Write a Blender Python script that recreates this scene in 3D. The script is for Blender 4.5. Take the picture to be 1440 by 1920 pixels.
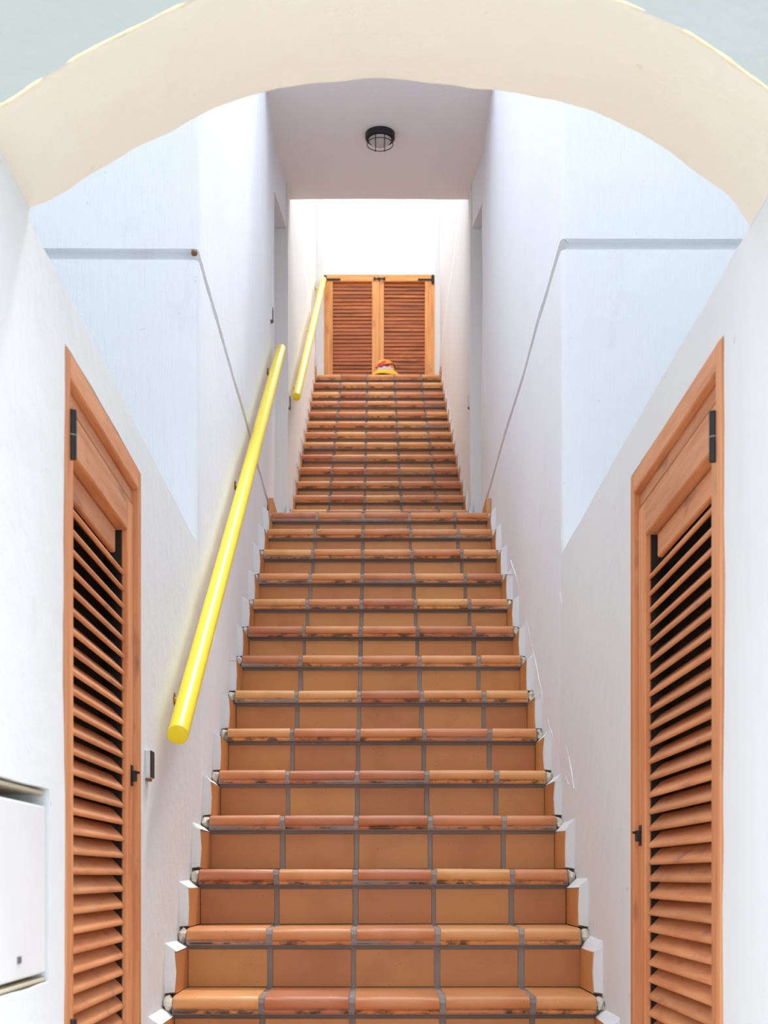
import bpy, bmesh, math, random
from mathutils import Vector, noise

for o in list(bpy.data.objects):
    bpy.data.objects.remove(o)
scene = bpy.context.scene
col = scene.collection

# ------------------------------------------------------------------ camera, sky, exposure
E = 0.70                      # eye height above the paved entrance floor
F_PX, VX, VY = 2600.0, 703.0, 1645.0
cd = bpy.data.cameras.new('camera')
cam = bpy.data.objects.new('camera', cd)
col.objects.link(cam)
cam.location = (0, 0, E)
cam.rotation_euler = (math.pi / 2, 0, 0)
cd.sensor_fit = 'VERTICAL'
cd.sensor_height = 36.0
cd.sensor_width = 27.0
cd.lens = F_PX / 1920.0 * 36.0
cd.shift_x = (720 - VX) / 1920.0
cd.shift_y = (VY - 960) / 1920.0
cd.clip_start = 0.05
cd.clip_end = 200
cd.dof.use_dof = True
cd.dof.focus_distance = 4.6
cd.dof.aperture_fstop = 7.1
scene.camera = cam

w = bpy.data.worlds.new('world')
scene.world = w
w.use_nodes = True
bg = w.node_tree.nodes['Background']
bg.inputs[1].default_value = 1.25
# bright hazy sky, three times brighter at the zenith than at the horizon (standard overcast sky)
_nt = w.node_tree
_tc = _nt.nodes.new('ShaderNodeTexCoord')
_sx = _nt.nodes.new('ShaderNodeSeparateXYZ')
_mr = _nt.nodes.new('ShaderNodeMapRange')
_mr.inputs[1].default_value = 0.0; _mr.inputs[2].default_value = 1.0
_mr.inputs[3].default_value = 0.333; _mr.inputs[4].default_value = 1.0
_vm = _nt.nodes.new('ShaderNodeVectorMath'); _vm.operation = 'SCALE'
_vm.inputs[0].default_value = (0.85, 0.91, 1.0)
_nt.links.new(_tc.outputs['Generated'], _sx.inputs[0])
_nt.links.new(_sx.outputs[2], _mr.inputs[0])
_nt.links.new(_mr.outputs[0], _vm.inputs['Scale'])
_nt.links.new(_vm.outputs[0], bg.inputs[0])

sd = bpy.data.lights.new('sun', 'SUN')
sd.energy = 0.8
sd.angle = math.radians(9)
sd.color = (1.0, 0.975, 0.94)
sun = bpy.data.objects.new('sun', sd)
col.objects.link(sun)
sun.location = (2, 0, 12)
sun.rotation_euler = (-Vector((0.30, 0.75, 1.5))).to_track_quat('-Z', 'Y').to_euler()   # high sun behind the gate

vs = scene.view_settings
vs.view_transform = 'Standard'
vs.look = 'None'
vs.exposure = 1.54
vs.gamma = 1.0
vs.use_curve_mapping = False

# ------------------------------------------------------------------ helpers
def lin(r, g, b):
    def f(c):
        c /= 255.0
        return c / 12.92 if c <= 0.04045 else ((c + 0.055) / 1.055) ** 2.4
    return (f(r), f(g), f(b), 1)

def nz(p, s, seed=0.0):
    return noise.noise(Vector((p[0] * s + seed, p[1] * s + seed * 1.7, p[2] * s - seed)))

def tag(o, label=None, cat=None, group=None, kind=None):
    if label: o['label'] = label
    if cat: o['category'] = cat
    if group: o['group'] = group
    if kind: o['kind'] = kind
    return o

def link(name, me, mat=None, parent=None, loc=None):
    o = bpy.data.objects.new(name, me)
    col.objects.link(o)
    if mat is not None and not me.materials:
        me.materials.append(mat)
    if parent is not None:
        o.parent = parent
    if loc is not None:
        o.location = loc
    return o

def empty(name, loc):
    o = bpy.data.objects.new(name, None)
    o.empty_display_size = 0.1
    o.location = loc
    col.objects.link(o)
    return o

def fin(bm, name, smooth=False, angle=None):
    bmesh.ops.recalc_face_normals(bm, faces=bm.faces[:])
    me = bpy.data.meshes.new(name)
    bm.to_mesh(me)
    bm.free()
    if smooth:
        for p in me.polygons:
            p.use_smooth = True
        if angle:
            try:
                me.set_sharp_from_angle(angle=math.radians(angle))
            except Exception:
                pass
    return me

def add_box(bm, x0, x1, y0, y1, z0, z1, bev=0.0, seg=1):
    vs_ = [bm.verts.new(p) for p in ((x0, y0, z0), (x1, y0, z0), (x1, y1, z0), (x0, y1, z0),
                                     (x0, y0, z1), (x1, y0, z1), (x1, y1, z1), (x0, y1, z1))]
    fs = [bm.faces.new([vs_[i] for i in q]) for q in
          ((0, 3, 2, 1), (4, 5, 6, 7), (0, 1, 5, 4), (1, 2, 6, 5), (2, 3, 7, 6), (3, 0, 4, 7))]
    if bev > 0:
        es = list({e for f in fs for e in f.edges})
        bmesh.ops.bevel(bm, geom=es, offset=bev, segments=seg, affect='EDGES', profile=0.5)

def box_mesh(name, x0, x1, y0, y1, z0, z1, bev=0.0, seg=1):
    bm = bmesh.new()
    add_box(bm, x0, x1, y0, y1, z0, z1, bev, seg)
    return fin(bm, name)

def add_tube(bm, pts, r, seg=12, cap=True, rfun=None):
    pts = [Vector(p) for p in pts]
    rings = []
    prev = None
    for i, p in enumerate(pts):
        if i == 0: t = pts[1] - pts[0]
        elif i == len(pts) - 1: t = pts[-1] - pts[-2]
        else: t = (pts[i + 1] - pts[i - 1])
        t.normalize()
        if prev is None:
            a = Vector((1, 0, 0)) if abs(t.x) < 0.8 else Vector((0, 0, 1))
            n = t.cross(a).normalized()
        else:
            n = (prev - t * prev.dot(t)).normalized()
        prev = n
        b = t.cross(n)
        rr = rfun(i) if rfun else r
        rings.append([bm.verts.new(p + n * math.cos(2 * math.pi * k / seg) * rr + b * math.sin(2 * math.pi * k / seg) * rr) for k in range(seg)])
    for i in range(len(rings) - 1):
        for k in range(seg):
            bm.faces.new((rings[i][k], rings[i][(k + 1) % seg], rings[i + 1][(k + 1) % seg], rings[i + 1][k]))
    if cap:
        bm.faces.new(rings[0][::-1])
        bm.faces.new(rings[-1])

def add_lathe(bm, prof, seg=32, center=(0, 0, 0), squash=(1, 1)):
    cx, cy, cz = center
    rings = []
    for (r, z) in prof:
        if r < 1e-6:
            rings.append([bm.verts.new((cx, cy, cz + z))])
        else:
            rings.append([bm.verts.new((cx + r * squash[0] * math.cos(2 * math.pi * k / seg), cy + r * squash[1] * math.sin(2 * math.pi * k / seg), cz + z)) for k in range(seg)])
    for a, b in zip(rings, rings[1:]):
        if len(a) == 1 and len(b) == 1: continue
        for k in range(seg):
            k2 = (k + 1) % seg
            if len(a) == 1: bm.faces.new((a[0], b[k2], b[k]))
            elif len(b) == 1: bm.faces.new((a[k], a[k2], b[0]))
            else: bm.faces.new((a[k], a[k2], b[k2], b[k]))

def fine(pts, step):
    pts = sorted(set(round(p, 5) for p in pts))
    out = []
    for a, b in zip(pts, pts[1:]):
        n = max(1, int(math.ceil((b - a) / step)))
        for i in range(n):
            out.append(a + (b - a) * i / n)
    out.append(pts[-1])
    return out

def slab(name, us, vs_, P, t, solid=lambda u, v: True, dep=lambda u, v: 0.0, amp=0.004, edge=0.004, step=0.07, seed=0.0, top=None):
    """plastered wall: P(u,v,w) -> point, w is the depth behind the face."""
    us = fine(us, step); vs_ = fine(vs_, step)
    nu, nv = len(us), len(vs_)
    S = [[solid((us[i] + us[i + 1]) / 2, (vs_[j] + vs_[j + 1]) / 2) for j in range(nv - 1)] for i in range(nu - 1)]
    def s(i, j):
        return 0 <= i < nu - 1 and 0 <= j < nv - 1 and S[i][j]
    bm = bmesh.new()
    V = {}
    def vert(i, j, l):
        k = (i, j, l)
        if k not in V:
            u, v = us[i], vs_[j]
            if l == 0:
                p0 = P(u, v, 0)
                wv = dep(u, v) + amp * (nz(p0, 1.3, seed) + 0.5 * nz(p0, 4.1, seed + 3) + 0.25 * nz(p0, 11, seed + 7))
                nb = [s(i - 1, j - 1), s(i, j - 1), s(i - 1, j), s(i, j)]
                if not all(nb):
                    u += edge * (nz(p0, 9, seed + 11) + 0.5 * nz(p0, 25, seed + 4))
                    v += edge * (nz(p0, 9, seed + 21) + 0.5 * nz(p0, 25, seed + 14))
                V[k] = bm.verts.new(P(u, v, wv))
            else:
                V[k] = bm.verts.new(P(u, v, t))
        return V[k]
    for i in range(nu - 1):
        for j in range(nv - 1):
            if not S[i][j]: continue
            a = [(i, j), (i + 1, j), (i + 1, j + 1), (i, j + 1)]
            bm.faces.new([vert(x, y, 0) for x, y in a])
            bm.faces.new([vert(x, y, 1) for x, y in a[::-1]])
            for (di, dj), (p, q) in (((0, -1), ((i, j), (i + 1, j))), ((1, 0), ((i + 1, j), (i + 1, j + 1))),
                                     ((0, 1), ((i + 1, j + 1), (i, j + 1))), ((-1, 0), ((i, j + 1), (i, j)))):
                if not s(i + di, j + dj):
                    bm.faces.new((vert(*q, 0), vert(*p, 0), vert(*p, 1), vert(*q, 1)))
    return fin(bm, name, smooth=True, angle=40)

# ------------------------------------------------------------------ materials
def mat_base(name):
    m = bpy.data.materials.new(name)
    m.use_nodes = True
    nt = m.node_tree
    b = nt.nodes['Principled BSDF']
    return m, nt, b

def N(nt, typ, **kw):
    n = nt.nodes.new(typ)
    for k, v in kw.items():
        setattr(n, k, v)
    return n

def noise_node(nt, vec, scale, detail=4, rough=0.55):
    n = N(nt, 'ShaderNodeTexNoise')
    n.inputs['Scale'].default_value = scale
    n.inputs['Detail'].default_value = detail
    n.inputs['Roughness'].default_value = rough
    nt.links.new(vec, n.inputs['Vector'])
    return n

def mapping(nt, src, scale=(1, 1, 1), loc=(0, 0, 0)):
    mp = N(nt, 'ShaderNodeMapping')
    mp.inputs['Scale'].default_value = scale
    mp.inputs['Location'].default_value = loc
    nt.links.new(src, mp.inputs['Vector'])
    return mp.outputs[0]

def ramp(nt, fac, stops):
    r = N(nt, 'ShaderNodeValToRGB')
    el = r.color_ramp.elements
    while len(el) < len(stops): el.new(0.5)
    for e, (p, c) in zip(el, stops):
        e.position = p
        e.color = c if len(c) == 4 else (*c, 1)
    nt.links.new(fac, r.inputs[0])
    return r.outputs[0]

def mixc(nt, fac, a, b, mode='MIX'):
    m = N(nt, 'ShaderNodeMix', data_type='RGBA', blend_type=mode)
    for sock, v in ((m.inputs[0], fac), (m.inputs[6], a), (m.inputs[7], b)):
        if hasattr(v, 'is_output'): nt.links.new(v, sock)
        elif isinstance(v, (int, float)): sock.default_value = v
        else: sock.default_value = v
    return m.outputs[2]

def bump(nt, b, h, strength, dist, prev=None):
    bp = N(nt, 'ShaderNodeBump')
    bp.inputs['Strength'].default_value = strength
    bp.inputs['Distance'].default_value = dist
    nt.links.new(h, bp.inputs['Height'])
    if prev is not None: nt.links.new(prev, bp.inputs['Normal'])
    return bp.outputs[0]

def plaster(name, c1, c2, stain=None, stain_amt=0.35, streak=0.25, rough=0.75):
    m, nt, b = mat_base(name)
    tc = N(nt, 'ShaderNodeTexCoord').outputs['Object']
    big = noise_node(nt, tc, 1.1, 3)
    c = ramp(nt, big.outputs['Fac'], [(0.35, c1), (0.65, c2)])
    if stain:
        sn = noise_node(nt, mapping(nt, tc, (3, 3, 0.9)), 2.3, 8, 0.7)
        f = ramp(nt, sn.outputs['Fac'], [(0.60, (0, 0, 0)), (0.80, (stain_amt,) * 3)])
        c = mixc(nt, f, c, stain)
        # little specks of dirt and chips
        sp = noise_node(nt, tc, 38, 2, 0.5)
        f2 = ramp(nt, sp.outputs['Fac'], [(0.73, (0, 0, 0)), (0.78, (0.5,) * 3)])
        c = mixc(nt, f2, c, stain)
    nt.links.new(c, b.inputs['Base Color'])
    b.inputs['Roughness'].default_value = rough
    n1 = noise_node(nt, tc, 14, 5, 0.6)
    n2 = noise_node(nt, mapping(nt, tc, (30, 30, 2.2)), 2.0, 4, 0.65)
    h1 = bump(nt, b, n1.outputs['Fac'], 0.35, 0.010)
    h2 = bump(nt, b, n2.outputs['Fac'], streak, 0.008, h1)
    nt.links.new(h2, b.inputs['Normal'])
    return m

def tile_mat(name, stops, lipstain=False, rough=0.42):
    m, nt, b = mat_base(name)
    tc = N(nt, 'ShaderNodeTexCoord').outputs['Object']
    oi = N(nt, 'ShaderNodeObjectInfo')
    base = ramp(nt, oi.outputs['Random'], stops)
    add = N(nt, 'ShaderNodeVectorMath', operation='MULTIPLY_ADD')
    cmb = N(nt, 'ShaderNodeCombineXYZ')
    for i in range(3): nt.links.new(oi.outputs['Random'], cmb.inputs[i])
    nt.links.new(cmb.outputs[0], add.inputs[0])
    add.inputs[1].default_value = (91, 57, 73)
    nt.links.new(tc, add.inputs[2])
    v = add.outputs[0]
    cloud = noise_node(nt, v, 7, 3, 0.5)
    dark = mixc(nt, 1.0, base, (0.80, 0.72, 0.64, 1), 'MULTIPLY')
    f = ramp(nt, cloud.outputs['Fac'], [(0.50, (0, 0, 0)), (0.75, (0.75,) * 3)])
    c = mixc(nt, f, base, dark)
    sp = noise_node(nt, v, 120, 2, 0.5)
    f2 = ramp(nt, sp.outputs['Fac'], [(0.70, (0, 0, 0)), (0.76, (0.5,) * 3)])
    c = mixc(nt, f2, c, (0.12, 0.06, 0.03, 1))
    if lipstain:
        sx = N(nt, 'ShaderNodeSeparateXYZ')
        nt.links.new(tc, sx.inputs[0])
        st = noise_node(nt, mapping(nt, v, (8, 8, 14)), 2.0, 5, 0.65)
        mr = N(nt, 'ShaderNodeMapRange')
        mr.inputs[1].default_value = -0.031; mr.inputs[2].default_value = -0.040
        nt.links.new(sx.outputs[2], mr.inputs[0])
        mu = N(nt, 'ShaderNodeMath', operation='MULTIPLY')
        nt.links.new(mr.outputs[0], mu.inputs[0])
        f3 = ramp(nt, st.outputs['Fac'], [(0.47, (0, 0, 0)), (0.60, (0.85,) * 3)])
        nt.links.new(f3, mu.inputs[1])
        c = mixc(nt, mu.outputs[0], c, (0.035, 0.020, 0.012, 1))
    nt.links.new(c, b.inputs['Base Color'])
    b.inputs['Roughness'].default_value = rough
    n1 = noise_node(nt, v, 22, 4, 0.6)
    nt.links.new(bump(nt, b, n1.outputs['Fac'], 0.12, 0.006), b.inputs['Normal'])
    return m

def wood(name, c_light, c_mid, c_dark, axis='z', rough=0.45, knot=(0.16, 0.07, 0.07, 1), knot_amt=0.6):
    m, nt, b = mat_base(name)
    tc = N(nt, 'ShaderNodeTexCoord').outputs['Object']
    oi = N(nt, 'ShaderNodeObjectInfo')
    cmb = N(nt, 'ShaderNodeCombineXYZ')
    for i in range(3): nt.links.new(oi.outputs['Random'], cmb.inputs[i])
    add = N(nt, 'ShaderNodeVectorMath', operation='MULTIPLY_ADD')
    nt.links.new(cmb.outputs[0], add.inputs[0])
    add.inputs[1].default_value = (37, 61, 83)
    nt.links.new(tc, add.inputs[2])
    sc = {'x': (2.5, 40, 40), 'y': (40, 2.5, 40), 'z': (40, 40, 2.5)}[axis]
    v = mapping(nt, add.outputs[0], sc)
    g = noise_node(nt, v, 1.0, 5, 0.6)
    c = ramp(nt, g.outputs['Fac'], [(0.30, c_dark), (0.5, c_mid), (0.70, c_light)])
    k = noise_node(nt, mapping(nt, add.outputs[0], {'x': (1, 3, 3), 'y': (3, 1, 3), 'z': (3, 3, 1)}[axis]), 7.0, 2, 0.5)
    f = ramp(nt, k.outputs['Fac'], [(0.62, (0, 0, 0)), (0.78, (knot_amt,) * 3)])
    c = mixc(nt, f, c, knot)
    hs = N(nt, 'ShaderNodeHueSaturation')
    mr = N(nt, 'ShaderNodeMapRange')
    mr.inputs[3].default_value = 0.86; mr.inputs[4].default_value = 1.10
    nt.links.new(oi.outputs['Random'], mr.inputs[0])
    nt.links.new(mr.outputs[0], hs.inputs['Value'])
    nt.links.new(c, hs.inputs['Color'])
    nt.links.new(hs.outputs[0], b.inputs['Base Color'])
    b.inputs['Roughness'].default_value = rough
    nt.links.new(bump(nt, b, g.outputs['Fac'], 0.15, 0.003), b.inputs['Normal'])
    return m

def plain(name, c, rough=0.5, metal=0.0, var=0.0, scale=20):
    m, nt, b = mat_base(name)
    tc = N(nt, 'ShaderNodeTexCoord').outputs['Object']
    n = noise_node(nt, tc, scale, 4)
    d = tuple(x * (1 - 0.35 * max(var, 0.15)) for x in c[:3]) + (1,)
    nt.links.new(ramp(nt, n.outputs['Fac'], [(0.35, d), (0.65, c)]), b.inputs['Base Color'])
    b.inputs['Roughness'].default_value = rough
    b.inputs['Metallic'].default_value = metal
    return m

M = {}
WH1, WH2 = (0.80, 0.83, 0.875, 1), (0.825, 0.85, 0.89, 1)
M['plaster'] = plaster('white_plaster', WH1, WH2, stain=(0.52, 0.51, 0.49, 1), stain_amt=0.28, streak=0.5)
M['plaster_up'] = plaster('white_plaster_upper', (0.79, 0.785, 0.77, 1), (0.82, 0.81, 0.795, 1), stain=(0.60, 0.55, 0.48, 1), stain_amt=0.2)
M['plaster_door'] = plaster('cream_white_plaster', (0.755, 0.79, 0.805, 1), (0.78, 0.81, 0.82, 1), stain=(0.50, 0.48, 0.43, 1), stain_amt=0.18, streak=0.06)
M['ceiling'] = plaster('ceiling_plaster', (0.86, 0.85, 0.87, 1), (0.88, 0.87, 0.89, 1), streak=0.05)
M['arch_cream'] = plaster('cream_paint', (0.87, 0.81, 0.68, 1), (0.89, 0.84, 0.73, 1), stain=(0.78, 0.66, 0.42, 1), stain_amt=0.35, streak=0.02)
M['arch_face'] = plaster('grey_green_render', (0.36, 0.39, 0.35, 1), (0.39, 0.42, 0.40, 1), stain=(0.44, 0.45, 0.36, 1), stain_amt=0.25, streak=0.02)
M['fillet'] = plaster('fresh_white_plaster', (0.74, 0.755, 0.78, 1), (0.80, 0.81, 0.82, 1), stain=(0.5, 0.46, 0.40, 1), stain_amt=0.4, streak=0.05)
M['mortar'] = plaster('grey_mortar', (0.19, 0.18, 0.175, 1), (0.31, 0.295, 0.29, 1), stain=(0.03, 0.022, 0.015, 1), stain_amt=0.7, streak=0.1, rough=0.9)
M['chip'] = plaster('chipped_mortar', (0.62, 0.52, 0.38, 1), (0.75, 0.70, 0.60, 1), stain=(0.10, 0.06, 0.03, 1), stain_amt=0.9, streak=0.2, rough=0.9)
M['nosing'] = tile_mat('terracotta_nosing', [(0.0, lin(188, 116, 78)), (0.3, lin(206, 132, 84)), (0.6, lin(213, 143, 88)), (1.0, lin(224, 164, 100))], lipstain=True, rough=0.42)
M['riser'] = tile_mat('terracotta_riser', [(0.0, lin(190, 126, 76)), (0.5, lin(202, 140, 82)), (1.0, lin(209, 149, 88))])
M['wood'] = wood('varnished_pine_upright', lin(224, 160, 112), lin(214, 144, 96), lin(198, 122, 76), 'z')
M['wood_y'] = wood('varnished_pine_lengthwise', lin(226, 164, 116), lin(216, 148, 100), lin(200, 126, 80), 'y')
M['slat'] = wood('varnished_pine_slat', lin(224, 160, 112), lin(212, 142, 94), lin(192, 116, 74), 'y', knot=(0.26, 0.11, 0.12, 1), knot_amt=0.7)
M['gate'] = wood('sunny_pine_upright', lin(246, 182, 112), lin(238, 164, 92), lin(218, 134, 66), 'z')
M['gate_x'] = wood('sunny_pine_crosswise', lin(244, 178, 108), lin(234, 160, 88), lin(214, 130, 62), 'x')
M['gate_slat'] = wood('weathered_pine_slat', lin(206, 122, 58), lin(176, 94, 40), lin(124, 60, 24), 'x', knot=(0.10, 0.04, 0.015, 1), knot_amt=0.7)
M['yellow'] = plain('yellow_gloss_paint', lin(252, 226, 30), 0.28, 0, 0.1, 6)
M['black'] = plain('black_metal', (0.018, 0.019, 0.022, 1), 0.45, 0.3)
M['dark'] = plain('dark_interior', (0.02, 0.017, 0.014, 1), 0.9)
M['steel'] = plain('dull_steel', (0.25, 0.26, 0.28, 1), 0.45, 0.6)
M['rust'] = plain('rusty_steel', (0.30, 0.14, 0.06, 1), 0.8, 0.1, 0.8, 60)
M['greybox'] = plain('grey_plastic', (0.62, 0.63, 0.64, 1), 0.5)
M['floor'] = plaster('beige_paving', (0.60, 0.57, 0.52, 1), (0.66, 0.63, 0.58, 1), stain=(0.4, 0.36, 0.30, 1), streak=0.02)
M['tan'] = plaster('warm_bounce_tan', (0.55, 0.48, 0.34, 1), (0.64, 0.57, 0.43, 1), streak=0.02)  # tan paints in the warm bounced light inside the niche
M['whitepaint'] = plain('white_painted_panel', (0.80, 0.82, 0.83, 1), 0.5, 0, 0.1, 5)

# ------------------------------------------------------------------ main dimensions (z measured from the eye, stored + E)
XL, XR = -0.578, 0.628             # plaster faces of the lower walls
DL, DR = 4.54, 4.665               # corners of the two house fronts
NL, NR = 7.99, 8.12                # far ends of the lower stair walls
ZT = 1.09                          # top of the door walls
AN, AF = 2.03, 2.32                # front and back of the arch
ZF = -E                            # floor
UY0, UY1 = 8.43, 12.72             # upper stair walls
ULX = lambda y: -0.540 + 0.015 * (y - UY0) / (UY1 - UY0)
URX = lambda y: 0.592 - 0.009 * (y - UY0) / (UY1 - UY0)
CZ = 4.22                          # passage ceiling
GZL, GZR = 2.04, 2.13              # shadow groove heights

# ------------------------------------------------------------------ floor
o = link('floor', box_mesh('floor', -4, 4, -3.0, 3.60, -0.25, 0.0, 0.01), M['floor'])
tag(o, 'beige paved floor in front of the archway and lowest step', 'floor', kind='structure')
o = link('floor', box_mesh('floor', -3.0, 3.0, 12.34, 16.0, 4.05 + E, 4.335 + E, 0.01), M['floor'])
tag(o, 'terrace floor behind the louvered gate at the top', 'floor', kind='structure')

# ------------------------------------------------------------------ house fronts + lower stair walls (one L-shaped plastered wall on each side)
def L_wall(name, side, xw, D, nend, gz, label):
    # path runs from the outer end of the front to the corner, round it, and along the stairs
    r = 0.018
    s = side
    pts = [(s * 3.4, D)]
    for k in range(4):
        a = math.pi / 2 * k / 3
        pts.append((xw + s * (r - r * math.sin(a)), D + r - r * math.cos(a)))
    pts.append((xw, nend))
    cum = [0.0]
    for a, b in zip(pts, pts[1:]):
        cum.append(cum[-1] + math.hypot(b[0] - a[0], b[1] - a[1]))
    nrm = [(0, -1)]
    for k in range(4):
        a = math.pi / 2 * k / 3
        f = 1 / max(math.cos(a), math.sin(a))
        nrm.append((-s * math.sin(a) * f, -math.cos(a) * f))
    nrm.append((-s, 0))
    T = 0.28
    def P(u, v, w):
        i = 0
        while i < len(cum) - 2 and u > cum[i + 1]: i += 1
        t = (u - cum[i]) / (cum[i + 1] - cum[i])
        x = pts[i][0] + (pts[i + 1][0] - pts[i][0]) * t
        y = pts[i][1] + (pts[i + 1][1] - pts[i][1]) * t
        nx = nrm[i][0] + (nrm[i + 1][0] - nrm[i][0]) * t
        ny = nrm[i][1] + (nrm[i + 1][1] - nrm[i][1]) * t
        if w > 0.2:
            # back face
            if u <= cum[1]: x_, y_ = x, D + T
            else: x_, y_ = xw + s * T, max(y, D + T)
            if cum[1] < u <= cum[4]: x_, y_ = xw + s * T, D + T
            # wall head follows the slope of the stairs
            return (x_, y_, zz(y, v))
        return (x - nx * w, y - ny * w, zz(y, v))
    def zz(y, v):
        if v > 2.6: v = 2.6 + (v - 2.6) * (1 + 3.6 * max(0, (y - D)) / (nend - D))
        return v + E
    def dep(u, v):
        return 0.024 if gz - 0.0145 < v < gz + 0.0145 else 0.0
    vv = [ZF, gz - 0.018, gz - 0.014, gz + 0.014, gz + 0.018, 2.6, 3.06]
    me = slab(name, cum, vv, P, T, dep=dep, amp=0.006, edge=0.0, step=0.075, seed=3 + s)
    o = link(name, me, M['plaster'])
    tag(o, label, 'wall', kind='structure')
    return o

L_wall('wall_left', -1, XL, DL, NL, GZL, 'white plastered house front and stair wall behind the lower yellow handrail')
L_wall('wall_right', 1, XR, DR, NR, GZR, 'white plastered house front and bare stair wall opposite the handrail')

# rusty anchor left in the groove, lumpy plaster ridges along the stair walls
WALLS = {o.name: o for o in col.objects if o.get('kind') == 'structure'}
bm = bmesh.new()
bmesh.ops.create_icosphere(bm, subdivisions=2, radius=0.010)
for v in bm.verts: v.co = v.co * (1 + 0.5 * nz(v.co, 90, 2)) + Vector((-0.592, DL - 0.001, GZL + 0.004 + E))
link('rusty_anchor', fin(bm, 'rusty_anchor', smooth=True), M['rust'], WALLS['wall_left'])
def ridge(side, xw, pxs, r, sd_):
    pts = []
    for (x, y) in pxs:
        d_ = F_PX * abs(xw) / abs(x - VX)
        pts.append((d_, (VY - y) * d_ / F_PX))
    cur = catmull(pts, 10)
    P3 = []
    for (d_, z_) in cur:
        q = Vector((xw, d_, z_))
        P3.append((xw + side * 0.0012, d_ + 0.006 * nz(q, 14, sd_), z_ + E + 0.008 * nz(q, 12, sd_ + 5)))
    bm = bmesh.new()
    add_tube(bm, P3, r, 6, rfun=lambda i: r * (0.55 + 0.9 * abs(nz(P3[i], 22, sd_ + 2))))
    link('plaster_ridge', fin(bm, 'plaster_ridge', smooth=True), M['plaster'], WALLS['wall_right' if side > 0 else 'wall_left'])
def catmull(pts, n):
    out = []
    for i in range(len(pts) - 1):
        p0 = pts[max(i - 1, 0)]; p1 = pts[i]; p2 = pts[i + 1]; p3 = pts[min(i + 2, len(pts) - 1)]
        for q in range(n):
            t = q / n
            out.append(tuple(0.5 * (2 * p1[c] + (p2[c] - p0[c]) * t + (2 * p0[c] - 5 * p1[c] + 4 * p2[c] - p3[c]) * t * t + (3 * p1[c] - p0[c] - 3 * p2[c] + p3[c]) * t ** 3) for c in (0, 1)))
    out.append(pts[-1])
    return out
ridge(1, XR, [(957, 1050), (973, 1100), (990, 1175), (1003, 1235), (1020, 1320), (1034, 1372), (1050, 1425), (1066, 1470)], 0.0036, 1)
ridge(1, XR, [(1050, 1110), (1058, 1160), (1064, 1210)], 0.0028, 2)
ridge(1, XR, [(1062, 1395), (1070, 1440), (1076, 1480)], 0.0028, 3)
ridge(1, XR, [(905, 640), (908, 700), (912, 760)], 0.0045, 4)
ridge(-1, XL, [(404, 1180), (398, 1230), (396, 1300), (390, 1340)], 0.003, 6)
ridge(-1, XL, [(512, 520), (511, 560), (512, 620)], 0.0045, 7)

# ------------------------------------------------------------------ door walls with openings
LD = dict(y0=2.578, y1=3.408, z1=0.994)
RD = dict(y0=2.504, y1=3.388, z1=0.978)
NB = dict(y0=2.075, y1=2.455, z0=-0.186, z1=0.156)      # utility niche

def door_wall(name, s, xw, yend, d, niche, label):
    ys = [AN + 0.0125, d['y0'], d['y1'], yend + 0.02]
    zs = [ZF, d['z1'], ZT]
    if niche:
        ys += [niche['y0'], niche['y1']]; zs += [niche['z0'], niche['z1']]
    def solid(u, v):
        if d['y0'] < u < d['y1'] and v < d['z1']: return False
        if niche and niche['y0'] < u < niche['y1'] and niche['z0'] < v < niche['z1']: return False
        return True
    P = lambda u, v, w: (xw + s * w, u, v + E)
    me = slab(name, ys, zs, P, 0.26, solid, amp=0.005, edge=0.003, step=0.055, seed=9 + s)
    o = link(name, me, M['plaster_door'])
    tag(o, label, 'wall', kind='structure')

door_wall('wall_left_entrance', -1, XL, DL, LD, NB, 'low white plastered wall holding the left louvered door and utility niche')
door_wall('wall_right_entrance', 1, XR, DR, RD, None, 'low white plastered wall holding the right louvered door')

# unseen high walls added beside the court to block sky from the house fronts
for nm, x0, x1, yb, lb in (('wall_left_skyblock', -1.75, -1.50, DL, 'tall white wall left of the court, added to block sky light'),
                           ('wall_right_skyblock', 1.55, 1.80, DR, 'tall white wall right of the court, added to block sky light')):
    me = slab(nm, [AF + 0.002, yb - 0.012], [ZF, 3.9], (lambda u, v, w: (x1 - w, u, v + E)) if x1 < 0 else (lambda u, v, w: (x0 + w, u, v + E)), 0.25, amp=0.005, edge=0.0, step=0.12, seed=61)
    tag(link(nm, me, M['plaster']), lb, 'wall', kind='structure')

# ------------------------------------------------------------------ front archway
k = AF / F_PX
AP = [(62, 391), (95, 376), (150, 340), (215, 300), (280, 266), (330, 242), (375, 219), (442, 190), (515, 170), (570, 160), (620, 154), (695, 150), (760, 152),
      (830, 158), (907, 167), (980, 177), (1050, 192), (1115, 212), (1172, 236), (1235, 271), (1295, 313), (1335, 342), (1370, 373), (1418, 421)]
AXZ = [((x - VX) * k, (VY - y) * k) for x, y in AP]
AXZ[0] = (XL, AXZ[0][1]); AXZ[-1] = (XR, AXZ[-1][1])
def catmull(pts, n):
    out = []
    for i in range(len(pts) - 1):
        p0 = pts[max(i - 1, 0)]; p1 = pts[i]; p2 = pts[i + 1]; p3 = pts[min(i + 2, len(pts) - 1)]
        for q in range(n):
            t = q / n
            out.append(tuple(0.5 * (2 * p1[c] + (p2[c] - p0[c]) * t + (2 * p0[c] - 5 * p1[c] + 4 * p2[c] - p3[c]) * t * t + (3 * p1[c] - p0[c] - 3 * p2[c] + p3[c]) * t ** 3) for c in (0, 1)))
    out.append(pts[-1])
    return out
AC = catmull(AXZ, 5)
TOPA = 3.7  # unseen wall head, raised to keep front sky light off the house fronts
bm = bmesh.new()
ny = 8
soff = []
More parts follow.
